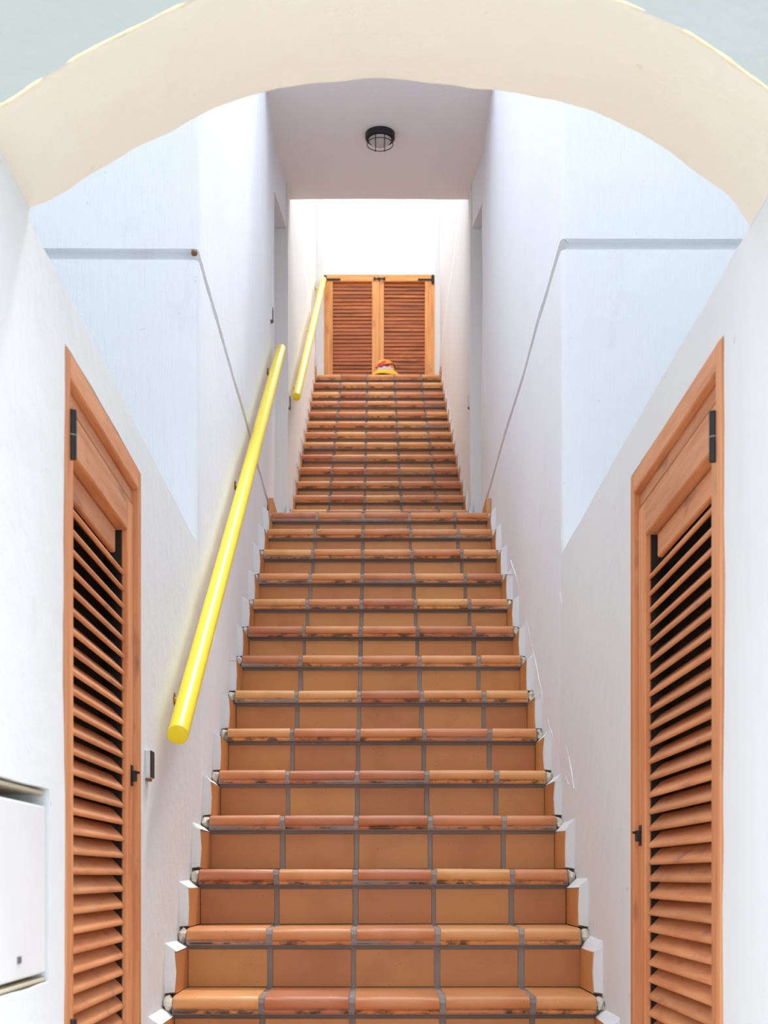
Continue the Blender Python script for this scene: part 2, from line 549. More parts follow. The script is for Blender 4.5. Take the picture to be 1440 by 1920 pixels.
for (x, z) in AC:
    row = []
    for j in range(ny + 1):
        y = AN + (AF - AN) * j / ny
        p = (x, y, z)
        e = 0.004 if j in (0, ny) else 0.0
        dz = 0.0035 * nz(p, 3, 5) + 0.0015 * nz(p, 11, 2) + e * 0.6 * nz(p, 26, 8)
        row.append(bm.verts.new((x, y + e * nz(p, 17, 1), z + dz + E)))
    soff.append(row)
SOFP = [(r[0].co.copy(), r[-1].co.copy()) for r in soff]
for a, b in zip(soff, soff[1:]):
    for j in range(ny):
        bm.faces.new((a[j], a[j + 1], b[j + 1], b[j]))
me = fin(bm, 'arch_soffit', smooth=True)
sof = me
bm = bmesh.new()
# body: front and back faces above the curve, outer piers, top
def strip(y):
    bot = [bm.verts.new(p[0] if y < (AN + AF) / 2 else p[1]) for p in SOFP]
    top_ = [bm.verts.new((x, y, TOPA + E)) for x, z in AC]
    return bot, top_
fb, ft = strip(AN + 0.001)
bb, bt = strip(AF - 0.001)
n = len(AC)
for i in range(n - 1):
    bm.faces.new((fb[i], fb[i + 1], ft[i + 1], ft[i]))
    bm.faces.new((bb[i + 1], bb[i], bt[i], bt[i + 1]))
    bm.faces.new((ft[i], ft[i + 1], bt[i + 1], bt[i]))
for i in (0, n - 1):
    bm.faces.new((fb[i], ft[i], bt[i], bb[i]) if i == 0 else (bb[i], bt[i], ft[i], fb[i]))
me2 = fin(bm, 'arch_wall')
o = link('wall_front', me2, M['arch_face'])
tag(o, 'grey green rendered street wall above the cream archway', 'wall', kind='structure')
so = link('arch_soffit', sof, M['arch_cream'], o)
so['label'] = 'cream painted curved underside of the arch'
def pier(side, x0, x1, zlow):
    P = lambda u, v, w: (u, AN + 0.001 + w, v + E)
    me = slab('street_pier', [x0, x1], [zlow, TOPA], P, AF - AN - 0.002, amp=0.004, edge=0.0, step=0.12, seed=side)
    return link('street_pier', me, M['arch_face'], o)
pier(1, -3.2, XL - 0.262, ZF)
pier(2, XR + 0.262, 3.2, ZF)
link('spandrel', box_mesh('spandrel', XL - 0.2618, XL, AN + 0.001, AF - 0.001, ZT + 0.004 + E, TOPA + E), M['arch_face'], o)
link('spandrel', box_mesh('spandrel', XR, XR + 0.2618, AN + 0.001, AF - 0.001, ZT + 0.004 + E, TOPA + E), M['arch_face'], o)
for x0_, x1_ in ((XL - 0.2618, XL), (XR, XR + 0.2618)):
    link('jamb_facing', box_mesh('jamb_facing', x0_, x1_, AN + 0.001, AN + 0.012, 0.001, ZT + 0.0038 + E), M['arch_face'], o)
for x0_, x1_, z_ in ((XL - 0.003, XL + 0.0006, AXZ[0][1]), (XR - 0.0006, XR + 0.003, AXZ[-1][1])):
    link('springing_strip', box_mesh('springing_strip', x0_, x1_, AN, AF, ZT - 0.002 + E, z_ + 0.001 + E), M['plaster_door'], o)
# yellowed paint bead along the street edge of the arch
bm = bmesh.new()
add_tube(bm, [(x, AN + 0.001 + 0.002 * nz((x, 0, z), 20, 4), z + E + 0.001) for x, z in AC], 0.004, 8,
         rfun=lambda i: 0.0018 + 0.002 * abs(nz((AC[i][0], 0, 0), 30, 6)))
po = link('paint_edge', fin(bm, 'paint_edge', smooth=True), plain('yellowed_paint', lin(246, 230, 188), 0.6, 0, 0.6, 30), o)
po['label'] = 'rough yellowed paint edge along the arch'

# ------------------------------------------------------------------ passage: bridge ceiling, side openings
ZO = 3.95          # head of the side openings
def passage_side(name, s, xin, y0, y1, xw, label):
    # wall strip over the opening, flush with the upper stair wall
    P = lambda u, v, w: (xw + (xin - xw) * (u - y0) / (y1 - y0) + s * w, u, v + E)
    me = slab(name, [y0, y1 - 0.002], [ZO, CZ], P, 0.42, amp=0.003, edge=0.006, step=0.05, seed=21 + s)
    o = link(name, me, M['plaster'])
    tag(o, label, 'wall', kind='structure')
passage_side('wall_left_lintel', -1, -0.540, NL + 0.002, UY0, XL, 'short plastered lintel over the left side opening of the landing')
passage_side('wall_right_lintel', 1, 0.592, NR + 0.002, UY0, XR, 'short plastered lintel over the right side opening of the landing')
me = slab('ceiling', [-0.90, 0.95], [7.28, 8.63], lambda u, v, w: (u, v, CZ + E + w), 0.55, amp=0.004, edge=0.004, step=0.06, seed=31)
o = link('ceiling', me, M['ceiling'])
tag(o, 'plain plastered ceiling of the covered passage over the landing', 'ceiling', kind='structure')
# back walls of the side openings
for nm, s, xw, y0, lb in (('wall_left_recess', -1, XL, NL, 'shaded back wall of the side opening left of the landing'),
                          ('wall_right_recess', 1, XR, NR, 'shaded back wall of the side opening right of the landing')):
    x = xw + s * 0.284
    me = box_mesh(nm, min(x, x + s * 0.1), max(x, x + s * 0.1), y0 + 0.001, UY0 - 0.001, 1.7 + E, ZO - 0.001 + E, 0.002)
    tag(link(nm, me, M['plaster']), lb, 'wall', kind='structure')

# ------------------------------------------------------------------ upper stair walls
def upper_wall(name, s, fx, label):
    def P(u, v, w):
        x = fx(max(u, UY0)) + s * w
        if v > 4.63: v = 4.63 + (v - 4.63) * (0.12 + 0.88 * (u - UY0) / (UY1 - UY0))   # wall head climbs with the steps
        return (x, u, v + E)
    def dep(u, v):
        return -0.010 if v < 4.62 else 0.0
    me = slab(name, [UY0, UY1 - 0.30], [1.6, 4.605, 4.63, 6.6], P, 0.5, dep=dep, amp=0.006, edge=0.002, step=0.09, seed=41 + s)
    o = link(name, me, M['plaster_up'])
    tag(o, label, 'wall', kind='structure')
upper_wall('wall_left_upper', -1, ULX, 'sunny white plastered wall behind the upper yellow handrail')
upper_wall('wall_right_upper', 1, URX, 'sunny white plastered wall right of the upper steps')
# gate posts
for nm, x0, x1, lb in (('wall_left_post', -0.80, -0.463, 'white plastered post left of the louvered gate'),
                       ('wall_right_post', 0.540, 0.86, 'white plastered post right of the louvered gate')):
    me = slab(nm, [x0, x1], [4.0, 6.5], lambda u, v, w: (u, UY1 - 0.298 + w, v + E), 0.30, amp=0.003, edge=0.003, step=0.1, seed=51)
    tag(link(nm, me, M['plaster_up']), lb, 'wall', kind='structure')

# ------------------------------------------------------------------ stairs
ND = 0.28
low = []   # (nosing front y, z)
ys_px = [None, None, 1629, 1528, 1443, 1364, 1293, 1227, 1172, 1121, 1073, 1028, 990, 959]
for i in range(14):
    d = 3.76 + ND * i
    z = -0.323 + 0.175 * i if i < 2 else (VY - ys_px[i]) * d / F_PX
    low.append((d, z))
low = [(3.48, -0.505)] + low
up = [(8.33, 2.120)]
yu = [954, 927, 901, 875, 851, 828, 809, 789, 771, 751, 734, 716, 701]
for i, y in enumerate(yu):
    d = 8.61 + ND * i
    up.append((d, (VY - y) * d / F_PX))

def nosing_profile(depth):
    # (y, z) outline, front of the bullnose at y=0, walking surface at z=0
    pr = [(depth, 0.0), (0.060, 0.0), (0.030, -0.0008)]
    R = 0.021
    for q in range(1, 8):
        a = math.pi / 2 * q / 7
        pr.append((0.021 - R * math.sin(a), -0.0012 - R * (1 - math.cos(a))))
    pr += [(0.0004, -0.030), (0.004, -0.0365), (0.0065, -0.038), (0.0045, -0.0395), (0.0042, -0.0450), (0.007, -0.0485), (0.030, -0.0485), (0.030, -0.016), (depth, -0.016)]
    return pr

def nosing_mesh(w_, depth):
    bm = bmesh.new()
    pr = nosing_profile(depth)
    cy, cz = 0.06, -0.014
    secs = [(-w_ / 2, 0.0), (-w_ / 2 + 0.0025, 1.0), (-w_ * 0.2, 1.0), (w_ * 0.2, 1.0), (w_ / 2 - 0.0025, 1.0), (w_ / 2, 0.0)]
    rings = []
    for x, full in secs:
        ring = []
        for (y, z) in pr:
            if not full:
                y = y + (0.0022 if y < 0.03 else 0); z = z - (0.0022 if z > -0.02 and y < depth else 0)
            ring.append(bm.verts.new((x, y, z)))
        rings.append(ring)
    m = len(pr)
    for a, b in zip(rings, rings[1:]):
        for i in range(m):
            bm.faces.new((a[i], a[(i + 1) % m], b[(i + 1) % m], b[i]))
    bm.faces.new(rings[0][::-1]); bm.faces.new(rings[-1])
    return fin(bm, 'nosing_tile', smooth=True, angle=50)

def fillet_mesh(s, t, dep_, h, seed):
    """white plaster bead covering the front edge and the head of a side tile; origin at the tile's lower front inner corner"""
    bm = bmesh.new()
    rnd = random.Random(seed)
    j = lambda a: rnd.uniform(-a, a)
    # front strip (from tile face back to the wall)
    def prism(pts, y0, y1, jit=0.002):
        A = [bm.verts.new((s * (p[0] + j(jit)), y0 + j(jit), p[1] + j(jit))) for p in pts]
        B = [bm.verts.new((s * (p[0] + j(jit)), y1 + j(jit), p[1] + j(jit))) for p in pts]
        nn = len(pts)
        for i in range(nn):
            bm.faces.new((A[i], A[(i + 1) % nn], B[(i + 1) % nn], B[i]))
        bm.faces.new(A[::-1]); bm.faces.new(B)
    prism([(0.004, 0.004), (t + 0.004, 0.0), (t + 0.006, h * 0.5), (t + 0.006, h + 0.020), (0.004, h + 0.002), (0.001, h * 0.5)], -0.010 - j(0.004), -0.0002)
    # sloped head
    hh = 0.030 + j(0.008)
    prism([(0.0, h + 0.0005), (t + 0.004, h + 0.0005), (t + 0.004, h + hh), (t * 0.55, h + hh * 0.5)], -0.008, dep_ - 0.004, 0.003)
    return fin(bm, 'plaster_bead')

def chip_mesh(s, seed):
    bm = bmesh.new()
    bmesh.ops.create_icosphere(bm, subdivisions=2, radius=1)
    for v in bm.verts:
        n_ = 1 + 0.45 * nz(v.co, 2.4, seed)
        v.co = Vector((v.co.x * 0.017 * n_, v.co.y * 0.042 * n_, v.co.z * 0.023 * n_))
    return fin(bm, 'mortar_chip')

def flight(name, steps, x0, x1, joints, xwl, xwr, first_below, last_depth, label, seed):
    rnd = random.Random(seed)
    base = Vector((0, steps[0][0], first_below + E))
    root = empty(name, base)
    tag(root, label, 'stairs')
    jw = 0.015
    edges = [x0] + joints + [x1]
    spans = []
    for i in range(5):
        a = edges[i] + (jw / 2 if i else 0); b = edges[i + 1] - (jw / 2 if i < 4 else 0)
        spans.append((a, b))
    nos = [nosing_mesh(b - a, ND + 0.022) for a, b in spans]
    last = [nosing_mesh(b - a, last_depth) for a, b in spans]
    # mortar core: stepped solid a few mm behind the tile faces
    bm = bmesh.new()
    RB = 0.030       # riser face set-back from the nose
    prof = []
    prevz = first_below
    for (y, z) in steps:
        prof.append((y + RB + 0.005, prevz - (0.0 if prevz == first_below else 0.007)))
        prof.append((y + RB + 0.005, z - 0.052))
        prof.append((y + 0.0085, z - 0.0505))
        prof.append((y + 0.0055, z - 0.044)); prof.append((y + 0.0055, z - 0.018)); prof.append((y + 0.016, z - 0.006))
        prof.append((y + 0.03, z - 0.0035))
        prevz = z + 0.0035
    yl = steps[-1][0] + last_depth
    prof.append((yl, steps[-1][1] - 0.0035))
    prof.append((yl, steps[-1][1] - 0.30))
    prof.append((steps[0][0] + RB + 0.3, first_below - 0.0))
    xs = fine([x0 - 0.002, x1 + 0.002], 0.3)
    rings = [[bm.verts.new((x, y - base.y, z - first_below)) for y, z in prof] for x in xs]
    m = len(prof)
    for a, b in zip(rings, rings[1:]):
        for i in range(m):
            bm.faces.new((a[i], a[(i + 1) % m], b[(i + 1) % m], b[i]))
    bm.faces.new(rings[0][::-1]); bm.faces.new(rings[-1])
    link('mortar_core', fin(bm, 'mortar_core'), M['mortar'], root)
    rc = {}
    prevz = first_below
    for si, (y, z) in enumerate(steps):
        lastone = si == len(steps) - 1
        for ci, (a, b) in enumerate(spans):
            me = (last if lastone else nos)[ci]
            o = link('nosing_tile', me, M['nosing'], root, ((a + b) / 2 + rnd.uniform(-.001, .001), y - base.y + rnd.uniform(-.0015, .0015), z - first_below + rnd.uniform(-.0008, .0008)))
            o.rotation_euler = (0, rnd.uniform(-.006, .006), rnd.uniform(-.005, .005))
            h = round(z - 0.0615 - (prevz + 0.001), 3)
            key = (ci, h)
            if key not in rc:
                bw = (b - a)
                rc[key] = box_mesh('riser_tile', -bw / 2, bw / 2, 0, 0.010, 0, h, 0.0022, 1)
            o = link('riser_tile', rc[key], M['riser'], root, ((a + b) / 2 + rnd.uniform(-.002, .002), y + RB - base.y + rnd.uniform(-.001, .001), prevz + 0.001 - first_below))
            o.rotation_euler = (rnd.uniform(-.006, .006), rnd.uniform(-.004, .004), rnd.uniform(-.004, .004))
        # side tiles stand on this tread against both walls, up to the next nosing
        if not lastone:
            y2, z2 = steps[si + 1]
            h = z2 - z - 0.058 - 0.002
            dlen = y2 + RB - (y + 0.07)
        else:
            h = 0.09; dlen = last_depth - 0.07
        for s, xi, xw in ((-1, x0 + 0.001, xwl), (1, x1 - 0.001, xwr)):
            xwv = xw
            t = abs(xwv - xi)
            key = ('s', s, round(h, 3), round(dlen, 3))
            if key not in rc:
                rc[key] = box_mesh('side_tile', min(0, s * (t - 0.004)), max(0, s * (t - 0.004)), 0, dlen - 0.003, 0, h, 0.0015, 1)
            link('side_tile', rc[key], M['riser'], root, (xi, y + 0.07 - base.y, z + 0.002 - first_below))
            if not lastone:
                f = link('plaster_bead', fillet_mesh(s, t, dlen, h, seed * 100 + si * 2 + (s > 0)), M['fillet'], root, (xi, y + 0.07 - base.y, z + 0.002 - first_below))
            c = link('mortar_chip', chip_mesh(s, si * 3.1 + s + seed), M['chip'], root, (xi + s * t * 0.5, y + 0.044 - base.y, z - 0.026 - first_below))
        prevz = z
    return root

flight('stair_flight', low, -0.549, 0.601, [-0.308, -0.062, 0.184, 0.429], XL, XR, ZF, 0.925, 'wide lower flight of terracotta tiled steps up to the landing', 1)
flight('stair_flight', up, -0.512, 0.567, [-0.293, -0.066, 0.168, 0.398], -0.532, 0.584, 1.952, 0.36, 'narrower upper flight of terracotta tiled steps up to the gate', 2)

# ------------------------------------------------------------------ louvered side doors
def mbox(s, xw, y0, y1, z0, z1, w0, w1, org, bev=0.003, name='board'):
    """box on the wall plane: w is the height above the wall face towards the stairs"""
    xa, xb = xw - s * w0, xw - s * w1
    return box_mesh(name, min(xa, xb) - org.x, max(xa, xb) - org.x, y0 - org.y, y1 - org.y, z0 + E - org.z, z1 + E - org.z, bev)

def slat_mesh(s, length, width, thick, ang, axis):
    """rounded louver blade, outer edge low; axis along y"""
    bm = bmesh.new()
    n_ = 10
    sec = []
    for q in range(n_):
        a = 2 * math.pi * q / n_
        ca, sa = math.cos(a), math.sin(a)
        px = (width / 2) * math.copysign(abs(ca) ** 0.35, ca)
        pz = (thick / 2) * math.copysign(abs(sa) ** 0.7, sa)
        sec.append((px, pz))
    c_, s_ = math.cos(ang), math.sin(ang)
    rings = []
    for L in (-length / 2, length / 2):
        ring = []
        for (px, pz) in sec:
            out = px * c_ - pz * s_ * -1      # towards viewer
            zz = -px * s_ + pz * c_
            if axis == 'y': ring.append(bm.verts.new((-s * out, L, zz)))
            else: ring.append(bm.verts.new((L, -out, zz)))
        rings.append(ring)
    for i in range(n_):
        bm.faces.new((rings[0][i], rings[0][(i + 1) % n_], rings[1][(i + 1) % n_], rings[1][i]))
    bm.faces.new(rings[0][::-1]); bm.faces.new(rings[1])
    return fin(bm, 'slat', smooth=True, angle=60)

def side_door(name, s, xw, d, label, latch_z, hinge_z):
    y0, y1, zt = d['y0'] + 0.002, d['y1'] - 0.002, d['z1'] - 0.002
    zb = ZF + 0.004
    org = Vector((xw + s * 0.03, (y0 + y1) / 2, zb + E))
    root = empty(name, org)
    tag(root, label, 'door', kind='structure')
    def part(nm, a, b, c, e, w0, w1, mat, par=None, bev=0.003):
        if par is not None:
            p = par
        else:
            p = root
        return link(nm, mbox(s, xw, a, b, c, e, w0, w1, org, bev, nm), mat, p)
    fw = 0.036
    w_f0, w_f1 = -0.075, 0.004
    # frame
    part('frame_post', y0, y0 + fw, zb, zt, w_f0, w_f1, M['wood'])
    part('frame_post', y1 - fw, y1, zb, zt, w_f0, w_f1, M['wood'])
    part('frame_head', y0 + fw, y1 - fw, zt - 0.050, zt, w_f0, w_f1, M['wood_y'])
    part('head_stop', y0 + fw, y1 - fw, zt - 0.084, zt - 0.0505, w_f0, -0.012, M['wood_y'])
    # leaf
    a, b = y0 + fw + 0.003, y1 - fw - 0.003
    lt = zt - 0.089
    l0, l1 = -0.024, -0.008
    st = 0.078
    part('stile', a, a + st, zb + 0.01, lt, l0, l1, M['wood'])
    part('stile', b - st, b, zb + 0.01, lt, l0, l1, M['wood'])
    part('rail', a + st, b - st, lt - 0.080, lt, -0.050, l1, M['wood_y'])
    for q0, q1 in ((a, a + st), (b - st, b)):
        part('slat_end_shade', q0, q1, zb + 0.01, lt - 0.002, -0.0655, l0 - 0.0005, M['dark'], bev=0.0)  # dark strips painted in for the shade at the slat ends
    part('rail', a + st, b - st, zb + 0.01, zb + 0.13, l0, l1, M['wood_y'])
    part('room_shade_panel', a + 0.01, b - 0.01, zb + 0.012, lt - 0.01, -0.071, -0.066, M['dark'], bev=0.0)  # near-black sheet stands in for the unlit room behind the slats
    # fixed top board then louver blades
    zs0 = lt - 0.080
    part('top_board', a + st + 0.004, b - st - 0.030, zs0 - 0.060, zs0 - 0.003, -0.046, -0.032, M['wood_y'])
    me = slat_mesh(s, b - a - 2 * st - 0.008, 0.056, 0.0105, math.radians(47), 'y')
    z = zs0 - 0.085
    while z > zb + 0.15:
        link('slat', me, M['slat'], root, (xw + s * 0.035 - org.x, (a + b) / 2 - org.y, z + E - org.z))
        z -= 0.0395
    # hinges on the near frame post
    for hz in (hinge_z, hinge_z - 1.15):
        bm = bmesh.new()
        hx = xw - s * 0.006 - org.x
        hy = y0 + fw + 0.004 - org.y
        add_tube(bm, [(hx, hy, hz - 0.045 + E - org.z), (hx, hy, hz - 0.001 + E - org.z)], 0.0085, 14)
        add_tube(bm, [(hx, hy, hz + 0.001 + E - org.z), (hx, hy, hz + 0.047 + E - org.z)], 0.0085, 14)
        h = link('hinge', fin(bm, 'hinge', smooth=True, angle=40), M['black'], root)
        h['label'] = 'black barrel hinge'
        bm = bmesh.new()
        add_tube(bm, [(hx, hy, hz - 0.0012 + E - org.z), (hx, hy, hz + 0.0012 + E - org.z)], 0.0088, 14)
        link('hinge_washer', fin(bm, 'hinge_washer'), M['steel'], h)
    # latch plate on the far stile
    la = b - 0.030
    bm = bmesh.new()
    def lb(ya, yb, za, zb_, w0, w1):
        xa, xb = xw - s * w0, xw - s * w1
        add_box(bm, min(xa, xb) - org.x, max(xa, xb) - org.x, ya - org.y, yb - org.y, za + E - org.z, zb_ + E - org.z, 0.001)
    lb(la - 0.012, la + 0.014, latch_z - 0.025, latch_z + 0.025, l1, l1 + 0.003)
    lb(la - 0.010, la + 0.012, latch_z - 0.014, latch_z + 0.012, l1 + 0.003, l1 + 0.012)
    lb(la - 0.004, la + 0.004, latch_z + 0.004, latch_z + 0.010, l1 + 0.012, l1 + 0.020)
    h = link('latch', fin(bm, 'latch'), M['black'], root)
    h['label'] = 'small dark metal latch'
    return root

side_door('door_1', -1, XL, LD, 'louvered pine door with black hinge in the left entrance wall', 0.245, 0.835)
side_door('door_2', 1, XR, RD, 'louvered pine door with black hinge in the right entrance wall', 0.100, 0.808)

# ------------------------------------------------------------------ utility cupboard in the left wall
org = Vector((XL - 0.05, (NB['y0'] + NB['y1']) / 2, NB['z0'] + E))
root = empty('utility_cupboard', org)
tag(root, 'white painted utility cupboard set in a niche beside the left door', 'cupboard')
y0, y1, z0, z1 = NB['y0'] + 0.004, NB['y1'] - 0.004, NB['z0'] + 0.004, NB['z1'] - 0.004
link('back_panel', mbox(-1, XL, y0, y1, z0, z1, -0.14, -0.12, org, 0.001, 'back_panel'), M['tan'], root)
link('lintel_board', mbox(-1, XL, y0, y1, z1 - 0.006, z1, -0.118, -0.006, org, 0.001, 'lintel_board'), M['tan'], root)
link('sill_board', mbox(-1, XL, y0, y1, z0, z0 + 0.006, -0.118, -0.004, org, 0.001, 'sill_board'), M['tan'], root)
dr = link('cupboard_door', mbox(-1, XL, y0 + 0.003, y1 - 0.004, z0 + 0.014, z1 - 0.026, -0.030, -0.003, org, 0.004, 'cupboard_door'), M['whitepaint'], root)
bm = bmesh.new()
ky, kz = 2.262 - org.y, -0.135 + E - org.z
add_box(bm, XL - 0.0035 - org.x, XL - 0.001 - org.x, ky - 0.012, ky + 0.012, kz - 0.006, kz + 0.006, 0.001)
link('keyhole_plate', fin(bm, 'keyhole_plate'), M['steel'], dr)

# ------------------------------------------------------------------ yellow handrails
def handrail(label, p0, p1, rad, xwall, nb, s0, s1):
    p0 = Vector(p0); p1 = Vector(p1)
    org = Vector((p0.x, p0.y, p0.z + E))
    root = empty('handrail', org)
    tag(root, label, 'handrail', 'yellow tubular handrails on the left walls')
    bm = bmesh.new()
    n_ = 12
    L = p1 - p0
    t = L.normalized()
    ln = L.length
    pts, rr = [], []
    for q, f in ((0, rad * 0.93), (0.0012, rad * 0.985), (0.003, rad)):
        pts.append(t * q); rr.append(f)
    for q in range(1, n_):
        pts.append(L * q / n_); rr.append(rad)
    for q, f in ((0.003, rad), (0.0012, rad * .985), (0, rad * .93)):
        pts.append(L - t * q); rr.append(f)
    add_tube(bm, pts, rad, 32, True, lambda i: rr[i])
    link('tube', fin(bm, 'tube', smooth=True, angle=50), M['yellow'], root)
    for q in range(nb):
        f = s0 + (s1 - s0) * q / (nb - 1)
        c = L * f
        xw_ = xwall(p0.y + c.y) - org.x
        bm = bmesh.new()
        add_tube(bm, [c + Vector((0, 0, -rad * 0.6)), c + Vector((-0.012, 0, -rad - 0.016)), c + Vector((-0.035, 0, -rad - 0.022)), Vector((xw_ + 0.003, c.y, c.z - rad - 0.020))], 0.006, 10)
        b_ = link('bracket', fin(bm, 'bracket', smooth=True, angle=60), M['yellow'], root)
        bm = bmesh.new()
        zc = c.z - rad - 0.020
        add_tube(bm, [(xw_ - 0.006, c.y, zc), (xw_ + 0.0045, c.y, zc)], 0.019, 16)
        link('wall_plate', fin(bm, 'wall_plate', smooth=True, angle=50), M['rust'], b_)
    return root
handrail('long yellow handrail along the left wall of the lower steps', (-0.525, 3.69, 0.379), (-0.525, 7.755, 2.953), 0.0285, lambda y: XL, 3, 0.07, 0.93)
handrail('distant yellow handrail along the left wall of the upper steps below the gate', (-0.480, 8.49, 2.942), (-0.458, 12.40, 5.345), 0.0245, lambda y: ULX(max(y, UY0)), 3, 0.10, 0.95)

# ------------------------------------------------------------------ small wall lights / boxes
def wall_box(s, xw, y, z, label, dx=0.010):
    org = Vector((xw, y, z + E))
    root = empty('wall_box', org)
    tag(root, label, 'wall box', 'small dark wall boxes beside the steps')
    a, b = 0.0, -s * dx
    link('housing', box_mesh('housing', min(a, b) - 0.004, max(a, b) + 0.004 * 0, -0.028, 0.028, -0.034, 0.038, 0.002) if s > 0 else
         box_mesh('housing', -0.004, dx, -0.028, 0.028, -0.034, 0.038, 0.002), M['greybox'], root)
    bm = bmesh.new()
    if s < 0: add_box(bm, dx, dx + 0.003, -0.026, 0.026, -0.032, 0.036, 0.001)
    else: add_box(bm, -dx - 0.003, -dx, -0.026, 0.026, -0.032, 0.036, 0.001)
    link('cover', fin(bm, 'cover'), M['black'], root)
    bm = bmesh.new()
    if s < 0: add_box(bm, 0.0, dx * 0.9, -0.024, 0.010, -0.041, -0.034, 0.001)
    else: add_box(bm, -dx * 0.9, 0.0, -0.024, 0.010, -0.041, -0.034, 0.001)
    link('bottom_clip', fin(bm, 'bottom_clip'), M['rust'], root)
wall_box(-1, XL, 3.53, 0.285, 'small grey box with dark cover below the long handrail end')
wall_box(-1, XL, 7.70, 3.12, 'small dark box high on the left wall above the long handrail top')
wall_box(-1, -0.532, 8.52, 2.915, 'small dark box beside the bottom end of the upper handrail')
wall_box(1, 0.584, 8.53, 2.92, 'small dark box on the right wall of the upper steps')

# ------------------------------------------------------------------ bulkhead lamp on the passage ceiling
LX, LY = 0.029, 7.87
root = empty('ceiling_lamp', (LX, LY, CZ + E - 0.002))
tag(root, 'round black bulkhead lamp with wire guard on the passage ceiling', 'lamp')
R = 0.084
bm = bmesh.new()
add_lathe(bm, [(0, 0.004), (R, 0.004), (R, -0.026), (R - 0.005, -0.032), (R - 0.014, -0.032), (R - 0.016, -0.020), (0, -0.020)], 40)
link('base_ring', fin(bm, 'base_ring', smooth=True, angle=35), M['black'], root)
bm = bmesh.new()
add_lathe(bm, [(R - 0.017, -0.018)] + [((R - 0.017) * math.cos(a), -0.022 - 0.046 * math.sin(a)) for a in [math.pi / 2 * q / 10 for q in range(1, 10)]] + [(0, -0.068)], 36)
gm, nt, b = mat_base('frosted_glass')
b.inputs['Base Color'].default_value = (0.70, 0.68, 0.66, 1)
b.inputs['Roughness'].default_value = 0.25
b.inputs['Transmission Weight'].default_value = 0.25
link('glass_dome', fin(bm, 'glass_dome', smooth=True), gm, root)
RG = R - 0.010
for x in (-0.026, 0.026):
    pts = []
    for q in range(17):
        a = math.pi * q / 16
        pts.append((x, math.cos(a) * math.sqrt(RG * RG - x * x), -0.028 - 0.046 * min(1.0, math.sin(a) * 1.6)))
    bm = bmesh.new(); add_tube(bm, pts, 0.0025, 8)
    link('guard_wire', fin(bm, 'guard_wire', smooth=True), M['black'], root)
for rr_, z_ in ((RG - 0.004, -0.034), (RG + 0.000, -0.058)):
    bm = bmesh.new()
    add_tube(bm, [(rr_ * math.cos(2 * math.pi * q / 32), rr_ * math.sin(2 * math.pi * q / 32), z_) for q in range(33)], 0.0025, 8, cap=False)
    link('guard_ring', fin(bm, 'guard_ring', smooth=True), M['black'], root)

